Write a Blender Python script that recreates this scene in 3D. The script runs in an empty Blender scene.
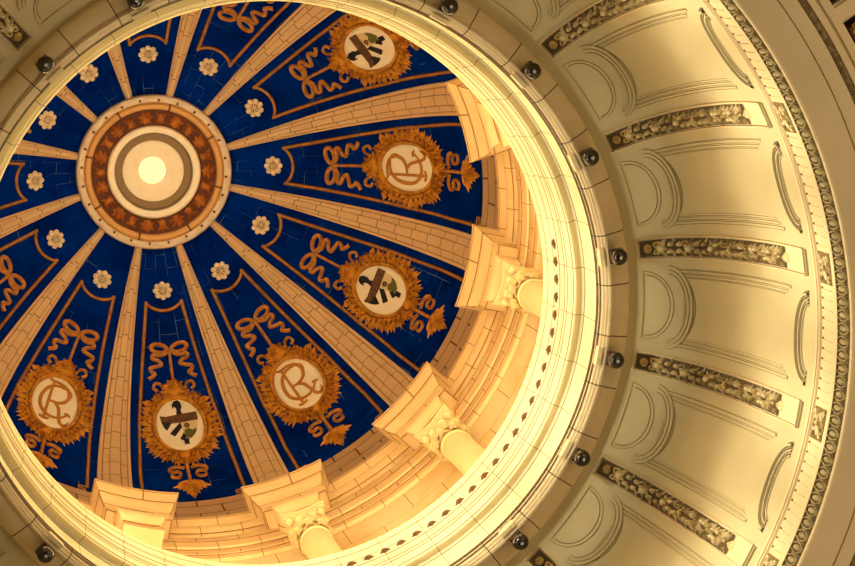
import bpy, bmesh, math, random
from mathutils import Matrix, Vector
from math import pi, sin, cos, radians as rad, hypot
random.seed(7)
S = 4.0                       # metres per model unit (inner radius of the oculus ring = 1 unit)
scene = bpy.context.scene
COL = scene.collection

# ------------------------------------------------------------------ materials
def mat(name, base, rough=.6, spec=.3, metal=0.0, noise=None, joints=None, joint_col=(.05,.03,.015),
        emis=None, estr=0, jmask=False, grime=None, bump=0.0):
    m = bpy.data.materials.new(name); m.use_nodes = True
    nt = m.node_tree; N = nt.nodes; L = nt.links
    b = N['Principled BSDF']
    b.inputs['Roughness'].default_value = rough
    b.inputs['Specular IOR Level'].default_value = spec
    b.inputs['Metallic'].default_value = metal
    col = N.new('ShaderNodeRGB'); col.outputs[0].default_value = (*base, 1)
    out = col.outputs[0]
    tc = N.new('ShaderNodeTexCoord')
    def mix(fac, a, bcol):
        x = N.new('ShaderNodeMix'); x.data_type = 'RGBA'
        L.new(fac, x.inputs[0]); L.new(a, x.inputs[6])
        if isinstance(bcol, tuple): x.inputs[7].default_value = (*bcol, 1)
        else: L.new(bcol, x.inputs[7])
        return x.outputs[2]
    def noise_fac(scale, lo, hi, detail=5, src='Object'):
        n = N.new('ShaderNodeTexNoise'); n.inputs['Scale'].default_value = scale; n.inputs['Detail'].default_value = detail
        L.new(tc.outputs[src], n.inputs['Vector'])
        r = N.new('ShaderNodeMapRange'); r.inputs[1].default_value = lo; r.inputs[2].default_value = hi
        L.new(n.outputs['Fac'], r.inputs[0]); return r.outputs[0]
    if noise:
        ncol, sc, lo, hi = noise
        out = mix(noise_fac(sc, lo, hi), out, ncol)
    if grime:
        gcol, sc, lo, hi = grime
        out = mix(noise_fac(sc, lo, hi, 8), out, gcol)
    if joints:
        bw, rh, ms, off, var = joints
        br = N.new('ShaderNodeTexBrick')
        br.inputs['Color1'].default_value = (0, 0, 0, 1); br.inputs['Color2'].default_value = (var, var, var, 1)
        br.inputs['Mortar'].default_value = (1, 1, 1, 1)
        br.inputs['Scale'].default_value = 1; br.inputs['Mortar Size'].default_value = ms
        br.inputs['Mortar Smooth'].default_value = .1
        br.inputs['Brick Width'].default_value = bw; br.inputs['Row Height'].default_value = rh
        br.offset = off
        L.new(tc.outputs['UV'], br.inputs['Vector'])
        fac = br.outputs['Fac']
        if var > 0:
            out = mix(br.outputs['Color'], out, tuple(c * .55 for c in base))
        if jmask:
            f2 = noise_fac(1.3, .52, .66)
            mm = N.new('ShaderNodeMath'); mm.operation = 'MULTIPLY'
            L.new(fac, mm.inputs[0]); nm = f2; L.new(f2, mm.inputs[1]); fac = mm.outputs[0]
        out = mix(fac, out, joint_col)
    L.new(out, b.inputs['Base Color'])
    if bump:
        n = N.new('ShaderNodeTexNoise'); n.inputs['Scale'].default_value = 9; n.inputs['Detail'].default_value = 6
        L.new(tc.outputs['Object'], n.inputs['Vector'])
        bp = N.new('ShaderNodeBump'); bp.inputs['Strength'].default_value = bump; bp.inputs['Distance'].default_value = .02
        L.new(n.outputs['Fac'], bp.inputs['Height']); L.new(bp.outputs[0], b.inputs['Normal'])
    if emis:
        b.inputs['Emission Color'].default_value = (*emis, 1); b.inputs['Emission Strength'].default_value = estr
    return m

M = dict(
    plaster=mat('cream_plaster', (.53, .435, .25), noise=((.49, .395, .22), 1.5, .4, .7)),
    moulding=mat('moulding_plaster', (.51, .415, .235)),
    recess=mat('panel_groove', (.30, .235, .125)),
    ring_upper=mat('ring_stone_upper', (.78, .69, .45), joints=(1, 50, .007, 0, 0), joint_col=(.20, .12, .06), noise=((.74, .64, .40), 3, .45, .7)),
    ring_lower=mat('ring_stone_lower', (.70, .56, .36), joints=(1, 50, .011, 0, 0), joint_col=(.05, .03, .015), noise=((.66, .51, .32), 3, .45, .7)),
    groove=mat('dark_groove', (.16, .11, .06)),
    drum=mat('drum_terracotta', (.80, .58, .32), joints=(1, 50, .010, 0, 0), joint_col=(.26, .12, .04), noise=((.84, .66, .40), 1.2, .4, .65)),
    drumwall=mat('drum_wall', (.84, .70, .46), joints=(1.35, 1.3, .008, .5, .05), joint_col=(.3, .15, .04), noise=((.76, .55, .28), .8, .45, .65)),
    block=mat('block_terracotta', (.82, .62, .36), joints=(1.25, 50, .011, 0, 0), joint_col=(.30, .14, .05), noise=((.84, .68, .42), 1.5, .4, .65)),
    column=mat('column_plaster', (.84, .70, .44), noise=((.80, .62, .34), 1.5, .45, .7)),
    rib=mat('rib_tile', (.76, .55, .34), joints=(.56, 1.0, .012, .14, .12), joint_col=(.28, .14, .06), noise=((.72, .49, .29), 1.3, .4, .7), grime=((.48, .33, .20), 3.0, .64, .78)),
    mould_shade=mat('moulding_shade', (.34, .15, .045)),
    curb=mat('curb_tile', (.52, .36, .22), joints=(1, .62, .02, .5, .2), joint_col=(.12, .06, .03)),
    blue=mat('blue_tile', (.0, .024, .30), rough=1, spec=0, noise=((.0, .012, .17), 1.1, .38, .66), joints=(.62, .42, .005, .5, 0), joint_col=(.14, .22, .38), jmask=True),
    gold=mat('orange_gilding', (.62, .285, .028), rough=.5, noise=((.34, .12, .012), 7, .42, .66)),
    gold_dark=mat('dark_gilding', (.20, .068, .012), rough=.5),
    gold_bow=mat('bow_gilding', (.54, .25, .05), rough=.5, noise=((.36, .14, .025), 10, .4, .6)),
    line=mat('border_gilding', (.44, .22, .065), rough=.5, noise=((.32, .13, .035), 8, .4, .65)),
    line_edge=mat('border_dark_line', (.05, .02, .01)),  # dark outline colour of the border lines
    oval=mat('oval_ivory', (.95, .90, .80), noise=((.92, .84, .70), 2, .45, .7)),
    letter=mat('monogram_gold', (.50, .21, .022), rough=.5),
    black=mat('shield_black', (.012, .012, .02)),
    brown=mat('shield_brown', (.16, .075, .035), noise=((.09, .045, .03), 12, .4, .6)),
    green=mat('shield_green', (.12, .13, .03)),
    field=mat('shield_field', (.70, .60, .36)),
    rosette=mat('rosette_ivory', (.88, .76, .60), noise=((.55, .38, .24), 10, .5, .75)),
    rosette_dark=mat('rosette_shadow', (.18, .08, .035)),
    crown_white=mat('crown_white', (.80, .70, .58), noise=((.66, .50, .36), 4, .4, .7)),
    crown_tan=mat('crown_tan', (.70, .38, .13), joints=(1, 50, .02, 0, 0), joint_col=(.15, .05, .02)),
    crown_ground=mat('crown_ground', (.10, .022, .006)),
    crown_leaf=mat('crown_leaf', (.46, .15, .02), noise=((.26, .065, .01), 7, .4, .62)),
    crown_cream=mat('crown_cream', (.95, .84, .66), noise=((.92, .76, .56), 5, .5, .7)),
    crown_khaki=mat('crown_khaki', (.26, .17, .08)),
    glow=mat('glowing_glass', (.02, .02, .01), emis=(1, .93, .40), estr=1.15),
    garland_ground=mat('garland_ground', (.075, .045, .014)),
    garland=mat('garland_gilt', (.74, .60, .34), noise=((.26, .17, .06), 6, .46, .62)),
    garland_gold=mat('garland_gold', (.60, .42, .16), noise=((.34, .20, .05), 9, .4, .6)),
    frame=mat('garland_frame', (.66, .50, .29)),
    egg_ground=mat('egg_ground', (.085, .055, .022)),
    egg=mat('egg_stone', (.44, .34, .17), noise=((.30, .22, .10), 12, .4, .6)),
    soffit=mat('soffit_plaster', (.60, .44, .24), noise=((.56, .41, .22), 1, .4, .7)),
    coffer=mat('coffer_grey', (.30, .26, .17)),
    bead=mat('bead_bronze', (.14, .085, .025), noise=((.24, .16, .06), 14, .45, .6)),
    lampblack=mat('lamp_black', (.02, .012, .01), rough=.18, spec=.6),
    lampbase=mat('lamp_bronze', (.06, .025, .015), rough=.35, spec=.5),
    lampglint=mat('lamp_glint', (.5, .5, .52), rough=.1, spec=.8),
    stud=mat('stud_bronze', (.13, .055, .02)),
    ornred=mat('coffer_red', (.10, .02, .01)),
    stain=mat('grey_stain', (.36, .27, .17), noise=((.66, .46, .24), 8, .45, .6)),
)

# ------------------------------------------------------------------ mesh builder
class MB:
    def __init__(s): s.v = []; s.f = []; s.uv = {}
    def add(s, vs, fs, uvs=None):
        o = len(s.v); s.v += [tuple(p) for p in vs]
        for f in fs: s.f.append(tuple(i + o for i in f))
        if uvs is not None:
            for i, t in enumerate(uvs): s.uv[o + i] = t
    def grid(s, rows, uvrows=None, close=False):
        o = len(s.v); nr = len(rows); nc = len(rows[0])
        for i, r in enumerate(rows):
            for j, p in enumerate(r):
                if uvrows: s.uv[len(s.v)] = uvrows[i][j]
                s.v.append(tuple(p))
        for i in range(nr - 1):
            for j in range(nc - 1 + (1 if close else 0)):
                a = o + i * nc + j; b = o + i * nc + (j + 1) % nc
                s.f.append((a, b, b + nc, a + nc))
    def box(s, x0, x1, y0, y1, z0, z1):
        vs = [(x, y, z) for x in (x0, x1) for y in (y0, y1) for z in (z0, z1)]
        s.add(vs, [(0, 1, 3, 2), (4, 6, 7, 5), (0, 4, 5, 1), (2, 3, 7, 6), (0, 2, 6, 4), (1, 5, 7, 3)])
    def build(s, name, m, parent=None, L0=(0, 0, 0), smooth=35, world=None):
        me = bpy.data.meshes.new(name)
        me.from_pydata([((x - L0[0]) * S, (y - L0[1]) * S, (z - L0[2]) * S) for x, y, z in s.v], [], s.f)
        bm = bmesh.new(); bm.from_mesh(me)
        if s.uv:
            ul = bm.loops.layers.uv.new('UVMap')
            for f in bm.faces:
                for l in f.loops: l[ul].uv = s.uv.get(l.vert.index, (0, 0))
        bmesh.ops.recalc_face_normals(bm, faces=bm.faces)
        bm.to_mesh(me); bm.free()
        if smooth:
            me.shade_smooth(); me.set_sharp_from_angle(angle=rad(smooth))
        me.materials.append(M[m])
        o = bpy.data.objects.new(name, me); COL.objects.link(o)
        if parent: o.parent = parent
        return o

def tag(o, label=None, cat=None, group=None, kind=None):
    if label: o['label'] = label
    if cat: o['category'] = cat
    if group: o['group'] = group
    if kind: o['kind'] = kind
    return o
def place(o, L0, az):
    a = rad(az)
    o.location = ((L0[0] * cos(a) - L0[1] * sin(a)) * S, (L0[0] * sin(a) + L0[1] * cos(a)) * S, L0[2] * S)
    o.rotation_euler = (0, 0, a)
def thing(name, L0, az=0):
    o = bpy.data.objects.new(name, None); COL.objects.link(o); o.empty_display_size = .2
    place(o, L0, az); return o
KIDS = {}
def kids(o): return [c for c in bpy.data.objects if c.parent == o]
def copy_tree(o, parent=None):
    c = o.copy(); COL.objects.link(c)
    if parent: c.parent = parent
    for ch in kids(o): copy_tree(ch, c)
    return c

# ------------------------------------------------------------------ surfaces of the place
class Surf:
    """surface of revolution; point from (u = arc length round, s = arc length along the profile, n = inward height)"""
    def __init__(s, fn, t0, t1, n=1200):
        s.T = [fn(t0 + (t1 - t0) * i / n) for i in range(n + 1)]
        s.L = [0]
        for a, b in zip(s.T, s.T[1:]): s.L.append(s.L[-1] + hypot(b[0] - a[0], b[1] - a[1]))
        s.smax = s.L[-1]; s.n = n
    def at(s, q):
        q = max(1e-6, min(s.smax - 1e-6, q))
        lo, hi = 0, s.n
        while hi - lo > 1:
            m = (lo + hi) // 2
            if s.L[m] <= q: lo = m
            else: hi = m
        t = (q - s.L[lo]) / (s.L[hi] - s.L[lo]); a, b = s.T[lo], s.T[hi]
        d = (s.L[hi] - s.L[lo])
        return (a[0] + (b[0] - a[0]) * t, a[1] + (b[1] - a[1]) * t, (b[0] - a[0]) / d, (b[1] - a[1]) / d)
    def P(s, u, q, n=0, az=0):
        r, h, dr, dh = s.at(q)
        a = az + u / max(r, .02)
        # inward/down normal: tangent (dr,dh) goes outward-down; normal = (dh,-dr)
        rr = r + dh * n; hh = h - dr * n
        return (rr * cos(a), rr * sin(a), hh)
DOME = Surf(lambda t: (1.537 * sin(t), 11.5 + 1.676 * cos(t)), 0, pi / 2 - .0955)
SHELL = Surf(lambda t: (1.167 + .365 * sin(t), 6.94 + .85 * cos(t)), 0, pi / 2)

def sweep(mb, F, pts, sec, closed=False, uvs=False):
    """sweep the cross-section sec [(offset, height)] along a flat curve pts [(u,s)] of surface F"""
    n = len(pts); rows = []
    for i, (u, q) in enumerate(pts):
        if closed: a, b = pts[i - 1], pts[(i + 1) % n]
        else: a, b = pts[max(0, i - 1)], pts[min(n - 1, i + 1)]
        du, dq = b[0] - a[0], b[1] - a[1]; l = hypot(du, dq) or 1
        nx, ny = -dq / l, du / l
        rows.append([F(u + nx * o, q + ny * o, h) for o, h in sec])
    if closed: rows.append(rows[0])
    mb.grid(rows)
def band(w, h, e=.6): return [(-w, -.002), (-w * e, h), (w * e, h), (w, -.002)]
def leaf(mb, F, u, q, ang, ln, wd, h, n0=0):
    c, s_ = cos(ang), sin(ang)
    def p(a, b, n): return F(u + c * a - s_ * b, q + s_ * a + c * b, n)
    vs = [p(0, -wd * .3, n0), p(ln * .45, -wd, n0), p(ln, 0, n0), p(ln * .45, wd, n0), p(0, wd * .3, n0), p(ln * .1, 0, h * .8), p(ln * .5, 0, h), p(ln * .82, 0, h * .5)]
    mb.add(vs, [(0, 1, 6, 5), (1, 2, 7, 6), (2, 3, 6, 7), (3, 4, 5, 6), (0, 5, 4)])
def blob(mb, F, u, q, ru, rq, h, seg=10, rings=3, n0=0):
    vs = []; fs = []
    for i in range(rings):
        t = (pi / 2) * i / rings
        for j in range(seg):
            a = 2 * pi * j / seg
            vs.append(F(u + ru * cos(t) * cos(a), q + rq * cos(t) * sin(a), n0 + h * sin(t)))
    vs.append(F(u, q, n0 + h))
    for i in range(rings - 1):
        for j in range(seg):
            fs.append((i * seg + j, i * seg + (j + 1) % seg, (i + 1) * seg + (j + 1) % seg, (i + 1) * seg + j))
    for j in range(seg): fs.append(((rings - 1) * seg + j, (rings - 1) * seg + (j + 1) % seg, len(vs) - 1))
    mb.add(vs, fs)
def patch(mb, F, poly, n0, n1, step=.03):
    """flat outline laid on surface F, cut on a grid so that it follows the curve, with real thickness"""
    bm = bmesh.new()
    vs = [bm.verts.new((x, y, 0)) for x, y in poly]
    bm.faces.new(vs)
    for ax in (0, 1):
        lo = min(p[ax] for p in poly); hi = max(p[ax] for p in poly)
        k = math.ceil(lo / step)
        while k * step < hi:
            co = [0, 0, 0]; co[ax] = k * step; no = [0, 0, 0]; no[ax] = 1
            bmesh.ops.bisect_plane(bm, geom=bm.verts[:] + bm.edges[:] + bm.faces[:], plane_co=co, plane_no=no)
            k += 1
    bmesh.ops.triangulate(bm, faces=bm.faces[:])
    bm.verts.ensure_lookup_table(); bm.verts.index_update()
    vv = [F(v.co.x, v.co.y, n1) for v in bm.verts]; nb = len(vv)
    vv += [F(v.co.x, v.co.y, n0) for v in bm.verts]
    fs = [tuple(v.index for v in f.verts) for f in bm.faces]
    for e in bm.edges:
        if len(e.link_faces) == 1:
            a, b = e.verts[0].index, e.verts[1].index; fs.append((a, b, b + nb, a + nb))
    mb.add(vv, fs); bm.free()
def revolve(mb, prof, n=360, a0=0, a1=360, period=9.0, phase=0.0, F=None):
    full = abs(a1 - a0) >= 360
    L = [0]
    for a, b in zip(prof, prof[1:]): L.append(L[-1] + hypot(b[0] - a[0], b[1] - a[1]))
    rows = []; uv = []
    for i in range(n + 1):
        a = a0 + (a1 - a0) * i / n
        rows.append([(r * cos(rad(a)), r * sin(rad(a)), h) for r, h in prof])
        uv.append([((a - phase) / period + 100, l * S + .3) for l in L])
    mb.grid(rows, uv)
def smooth_arc(c, r0, r1, a0, a1, n=6):
    return [(c[0] + r0 * cos(rad(a0 + (a1 - a0) * i / n)), c[1] + r1 * sin(rad(a0 + (a1 - a0) * i / n))) for i in range(n + 1)]
def spline(pts, k=6):
    out = []
    n = len(pts)
    for i in range(n - 1):
        p0, p1, p2, p3 = pts[max(0, i - 1)], pts[i], pts[i + 1], pts[min(n - 1, i + 2)]
        for j in range(k):
            t = j / k
            out.append(tuple(.5 * (2 * p1[d] + (p2[d] - p0[d]) * t + (2 * p0[d] - 5 * p1[d] + 4 * p2[d] - p3[d]) * t * t + (-p0[d] + 3 * p1[d] - 3 * p2[d] + p3[d]) * t ** 3) for d in (0, 1)))
    out.append(pts[-1]); return out

# ------------------------------------------------------------------ the setting
# blue vault
mb = MB()
rows = []; uv = []
for i in range(361):
    a = rad(i)
    rows.append([DOME.P(0, .30 + (DOME.smax - .30) * j / 60, 0, a) for j in range(61)])
    uv.append([(((.30 + (DOME.smax - .30) * j / 60)) * S, i / 360 * 23.5) for j in range(61)])
mb.grid(rows, uv)
tag(mb.build('ceiling', 'blue'), 'deep blue tiled vault of the inner dome between the tan ribs', kind='structure')

# curb below the vault and the drum's entablature and wall
rb, hb = DOME.at(DOME.smax)[:2]
mb = MB()
revolve(mb, [(rb - .002, hb + .02), (rb - .012, hb), (rb - .012, hb - .02), (rb + .004, hb - .05), (rb + .006, 11.32), (rb - .02, 11.30), (rb - .02, 11.24), (rb + .01, 11.22), (rb + .01, 10.95)], phase=2)
tag(mb.build('trim_1', 'curb'), 'dull tan curb ring at the foot of the blue vault', kind='structure')
mb = MB()
BANDS = [([(rb + .01, 10.99), (1.43, 10.93), (1.427, 10.925), (1.427, 10.895)], 4), ([(1.427, 10.895), (1.432, 10.885), (1.436, 10.87), (1.446, 10.84), (1.450, 10.83)], 4), ([(1.450, 10.83), (1.447, 10.828), (1.447, 10.79), (1.452, 10.775), (1.462, 10.745), (1.480, 10.74)], 0),
         ([(1.480, 10.74), (1.480, 10.65)], 5), ([(1.480, 10.65), (1.462, 10.64), (1.455, 10.63), (1.455, 10.56)], 1.5), ([(1.455, 10.56), (1.459, 10.555), (1.459, 10.47), (1.47, 10.46), (1.476, 10.45)], 5.5), ([(1.476, 10.45), (1.470, 10.44), (1.470, 10.38)], 2), ([(1.470, 10.38), (1.478, 10.375), (1.478, 10.33), (1.495, 10.315)], 6)]
for pr, ph in BANDS: revolve(mb, pr, period=7.5, phase=ph)
tag(mb.build('trim_2', 'drum'), 'orange-lit terracotta entablature running round the drum between the blocks', kind='structure')
mb = MB()
revolve(mb, [(1.495, 10.32), (1.495, 8.25)], period=9, phase=1)
tag(mb.build('wall_drum', 'drumwall'), 'pale terracotta wall of the drum behind the columns', kind='structure')
mb = MB()  # shade between the mouldings, put in as dark strips
for r, h, e in ((1.4495, 10.829, .005), (1.462, 10.742, .004), (1.480, 10.652, .004), (1.4565, 10.558, .003), (1.4695, 10.461, .006), (1.474, 10.378, .005), (1.4955, 10.318, .004), (1.429, 10.892, .002)):
    revolve(mb, [(r + .001, h + e), (r - .0018, h + e * .6), (r - .0018, h - e * .6), (r + .001, h - e)], n=360)
tag(mb.build('trim_13', 'mould_shade'), 'dark shade lines between the mouldings of the drum entablature', kind='structure')
# walkway behind the parapet of the oculus ring
mb = MB()
revolve(mb, [(1.0, 8.31), (1.05, 8.315), (1.055, 8.26), (1.495, 8.25), (1.53, 8.25)])
tag(mb.build('floor', 'drumwall'), 'narrow ledge behind the oculus ring carrying the columns', kind='structure')

# oculus ring, upper courses (fascia, fillets, cove)
mb = MB()
revolve(mb, [(1.0, 8.31), (.998, 8.30), (1.0, 8.285), (1.002, 8.235), (.999, 8.23), (.999, 8.175), (1.002, 8.168), (1.0085, 8.166), (1.0115, 8.160), (1.0115, 8.112), (1.0125, 8.08), (1.017, 8.078),
             (1.017, 8.042), (1.0205, 8.038), (1.0205, 8.030), (1.0185, 8.028), (1.0205, 8.020), (1.022, 8.002), (1.0235, 7.978), (1.026, 7.959), (1.030, 7.957), (1.045, 7.968), (1.056, 7.970), (1.061, 7.966), (1.0605, 7.955), (1.060, 7.95), (1.0615, 7.88), (1.062, 7.806)], period=9, phase=-4.6, n=720)
tag(mb.build('trim_3', 'ring_upper'), 'bright cream stone ring round the opening, upper courses', kind='structure')
# lower courses, down to the torus
mb = MB()
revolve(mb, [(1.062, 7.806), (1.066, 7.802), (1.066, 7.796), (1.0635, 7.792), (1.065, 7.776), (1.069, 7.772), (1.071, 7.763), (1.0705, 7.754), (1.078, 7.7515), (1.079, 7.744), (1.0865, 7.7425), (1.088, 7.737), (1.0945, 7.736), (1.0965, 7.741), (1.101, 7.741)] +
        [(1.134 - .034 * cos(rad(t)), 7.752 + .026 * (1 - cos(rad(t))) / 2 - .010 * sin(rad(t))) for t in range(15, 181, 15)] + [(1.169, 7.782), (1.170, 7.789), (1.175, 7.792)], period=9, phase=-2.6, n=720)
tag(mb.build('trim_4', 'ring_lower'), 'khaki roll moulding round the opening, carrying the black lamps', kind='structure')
# thin dark lines between courses
mb = MB()
for r, h, e in ((1.0615, 7.804, .004), (1.0640, 7.790, .0025), (1.0170, 8.060, .003), (1.0115, 8.110, .003), (1.0645, 7.774, .003), (1.0195, 8.033, .004), (1.0245, 7.972, .003), (1.0605, 7.953, .003), (1.000, 8.235, .0025)):
    revolve(mb, [(r + .001, h + e), (r - .0015, h + e * .6), (r - .0015, h - e * .6), (r + .001, h - e)], n=360)
tag(mb.build('trim_5', 'groove'), 'thin dark lines between the courses of the stone ring', kind='structure')

# coved outer shell
mb = MB()
rows = [[SHELL.P(0, SHELL.smax * j / 60, 0, rad(i)) for j in range(61)] for i in range(0, 361)]
mb.grid(rows)
tag(mb.build('ceiling', 'plaster'), 'cream coved shell curving from the stone ring out to the cornice', kind='structure')
# cornice: double fillet, frieze with reeds, egg-and-dart, bright fillet, soffit
mb = MB()
revolve(mb, [(1.533, 6.945), (1.526, 6.943), (1.524, 6.935), (1.526, 6.928), (1.536, 6.927), (1.536, 6.920), (1.526, 6.919), (1.526, 6.911), (1.534, 6.908), (1.536, 6.775)])
for k in range(-40, 40):                       # reeds between the carved squares
    pass
for b in range(-4, 4):
    for j in range(12):
        az = rad(-7.81 + 18 * b + 9 + (j - 5.5) * 1.17)
        for rr_, hh_, w_ in ((1.5355, None, .0016),):
            a0, a1 = az - w_ / 1.53, az + w_ / 1.53
            vs = []
            for a in (a0, az, a1):
                for h in (6.898, 6.815):
                    r = 1.5352 - (.003 if a == az else -.001)
                    vs.append((r * cos(a), r * sin(a), h))
            mb.add(vs, [(0, 1, 3, 2), (2, 3, 5, 4)])
tag(mb.build('trim_6', 'frame', smooth=30), 'pale reeded frieze below the coved shell', kind='structure')
mb = MB()
for b in range(-4, 4):
    for j in range(12):
        az = rad(-7.81 + 18 * b + 9 + (j - 5.5) * 1.17 - .15)
        F = lambda u, q, n, az=az: ((1.5345 - n) * cos(az + u / 1.53), (1.5345 - n) * sin(az + u / 1.53), 6.896 - q)
        blob(mb, F, 0, 0, .0044, .0060, .005, seg=6, rings=2)
tag(mb.build('trim_7', 'groove'), 'row of small dark pegs at the tops of the reeds', kind='structure')
mb = MB()
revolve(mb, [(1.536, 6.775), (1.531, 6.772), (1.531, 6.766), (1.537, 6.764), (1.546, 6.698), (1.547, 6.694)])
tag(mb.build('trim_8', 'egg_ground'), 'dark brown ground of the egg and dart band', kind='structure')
mb = MB()
def FE(az):
    return lambda u, q, n: ((1.5395 + q * .1 - n) * cos(az + u / 1.54), (1.5395 + q * .1 - n) * sin(az + u / 1.54), 6.732 - q)
for k in range(-42, 40):
    F = FE(rad(k * 1.5))
    blob(mb, F, 0, -.003, .0095, .025, .010, seg=12, rings=4)                               # egg
    sweep(mb, F, [(.0165 * cos(rad(t)), -.003 + .034 * sin(rad(t))) for t in range(-60, 241, 20)], band(.0022, .006))   # shell round the egg
    F = FE(rad(k * 1.5 + .75))
    leaf(mb, F, 0, -.030, pi / 2, .060, .0042, .008)                                        # dart
tag(mb.build('trim_9', 'egg'), 'carved eggs and darts along the cornice', kind='structure')
mb = MB()
revolve(mb, [(1.544, 6.700), (1.543, 6.692), (1.545, 6.686), (1.551, 6.685), (1.551, 6.690)])
tag(mb.build('trim_10', 'frame'), 'thin pale fillet at the lip of the cornice', kind='structure')
mb = MB()
revolve(mb, [(1.551, 6.69), (1.60, 6.69), (1.644, 6.69), (1.645, 6.693), (1.647, 6.693), (1.648, 6.686), (1.66, 6.684), (1.692, 6.684), (1.692, 6.70)])
revolve(mb, [(1.716, 6.70), (1.716, 6.684), (1.736, 6.684), (1.74, 6.690), (1.744, 6.678), (1.752, 6.678), (1.754, 6.686), (1.772, 6.686), (1.774, 6.70), (1.774, 6.80)])
tag(mb.build('ceiling', 'soffit'), 'flat khaki soffit outside the cornice', kind='structure')
mb = MB()
revolve(mb, [(1.692, 6.69)] + [(1.704 - .012 * cos(rad(t)), 6.69 - .008 * sin(rad(t))) for t in range(0, 181, 30)] + [(1.716, 6.70)])
for k in range(-160, -40):
    a = rad(k * .30)
    F = lambda u, q, n, a=a: ((1.704 + q) * cos(a + u / 1.7), (1.704 + q) * sin(a + u / 1.7), 6.684 - n)
    blob(mb, F, 0, 0, .0032, .009, .005, seg=8, rings=2)
tag(mb.build('trim_11', 'bead'), 'dark beaded bronze ring set in the khaki soffit', kind='structure')
# coffered ceiling beyond
mb = MB()
revolve(mb, [(1.774, 6.80), (2.5, 6.80)], n=180)
tag(mb.build('ceiling', 'coffer'), 'grey recessed ceiling field beyond the soffit in the top corner', kind='structure')
mb = MB()
for az in (-33.4,):
    for (w, h0) in ((.030, 6.70), (.022, 6.688)):
        a = rad(az); c, s_ = cos(a), sin(a)
        vs = []
        for x in (1.772, 2.4):
            for y in (-w, w):
                for z in (h0, 6.81): vs.append((x * c - y * s_, x * s_ + y * c, z))
        mb.add(vs, [(0, 1, 3, 2), (4, 6, 7, 5), (0, 4, 5, 1), (2, 3, 7, 6), (0, 2, 6, 4), (1, 5, 7, 3)])
tag(mb.build('trim_12', 'soffit', smooth=0), 'pale beam crossing the coffered ceiling in the top corner', kind='structure')

# ------------------------------------------------------------------ crown of the dome
HC = 13.08
crown = thing('ceiling_medallion', (0, 0, HC))
tag(crown, 'round crown medallion with orange leaf band and glowing centre, top of the dome', 'medallion')
L0 = (0, 0, HC)
def ring(name, prof, m, period=9, phase=0):
    mb = MB(); revolve(mb, prof, n=180, period=period, phase=phase); return mb.build(name, m, crown, L0)
ring('rim', [(.424, 13.11), (.422, 13.078), (.416, 13.068), (.410, 13.066), (.405, 13.070), (.402, 13.082), (.384, 13.084), (.378, 13.09)], 'crown_white')
ring('tan_ring', [(.382, 13.09), (.378, 13.078), (.368, 13.070), (.354, 13.072), (.346, 13.078), (.341, 13.10)], 'crown_tan', period=45, phase=14)
ring('leaf_band_ground', [(.343, 13.10), (.30, 13.105), (.252, 13.10)], 'crown_ground')
ring('cream_ring', [(.256, 13.105), (.252, 13.090), (.244, 13.084), (.225, 13.085), (.215, 13.095), (.212, 13.14)], 'crown_cream')
ring('khaki_ring', [(.213, 13.12), (.205, 13.155), (.178, 13.160), (.168, 13.165)], 'crown_khaki')
ring('centre_disc', [(.170, 13.17), (.166, 13.160), (.155, 13.170), (.12, 13.195), (.078, 13.21), (.076, 13.23)], 'crown_cream')
mb = MB()
FC = lambda u, q, n: (u, q, 13.225 - n)
blob(mb, FC, 0, 0, .076, .076, .012, seg=32, rings=4)
mb.build('glowing_glass', 'glow', crown, L0)
mb = MB()
for k in range(22):
    a = 2 * pi * k / 22
    F = lambda u, q, n, a=a: ((.297 + q) * cos(a + u / .297), (.297 + q) * sin(a + u / .297), 13.103 - n)
    big = k % 2 == 0
    if big:
        blob(mb, F, 0, 0, .027, .034, .012, seg=12)
        for t in range(7):
            leaf(mb, F, 0, 0, t * pi / 3.5 + .2 + k, .043, .016, .012)
    else:
        blob(mb, F, 0, -.004, .020, .030, .010, seg=10)
        for sgn in (-1, 1):
            leaf(mb, F, sgn * .006, .005, pi / 2 - sgn * .7, .036, .009, .009)
            leaf(mb, F, sgn * .006, -.01, -pi / 2 + sgn * .8, .030, .008, .008)
mb.build('leaf_band', 'crown_leaf', crown, L0)
for k in range(24):
    a = 2 * pi * (k + .3) / 24
    mb = MB()
    F = lambda u, q, n, a=a: ((.393 + q) * cos(a + u / .393), (.393 + q) * sin(a + u / .393), 13.083 - n)
    blob(mb, F, 0, 0, .0075, .0085, .006, seg=8, rings=2)
    mb.build('stud', 'stud', crown, L0)

# ------------------------------------------------------------------ dome features, one per bay / rib
BAY0 = -92.64
CLOCK = {0: 'twelve', 1: 'one', 2: 'two', 3: 'three', 4: 'four', 5: 'five', 6: 'six', 7: 'seven', 8: 'eight', 9: 'nine', 10: 'ten', 11: 'eleven'}
F = lambda u, q, n: DOME.P(u, q, n)
def base_of(q): r, h = DOME.at(q)[:2]; return (r, 0, h)

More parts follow.
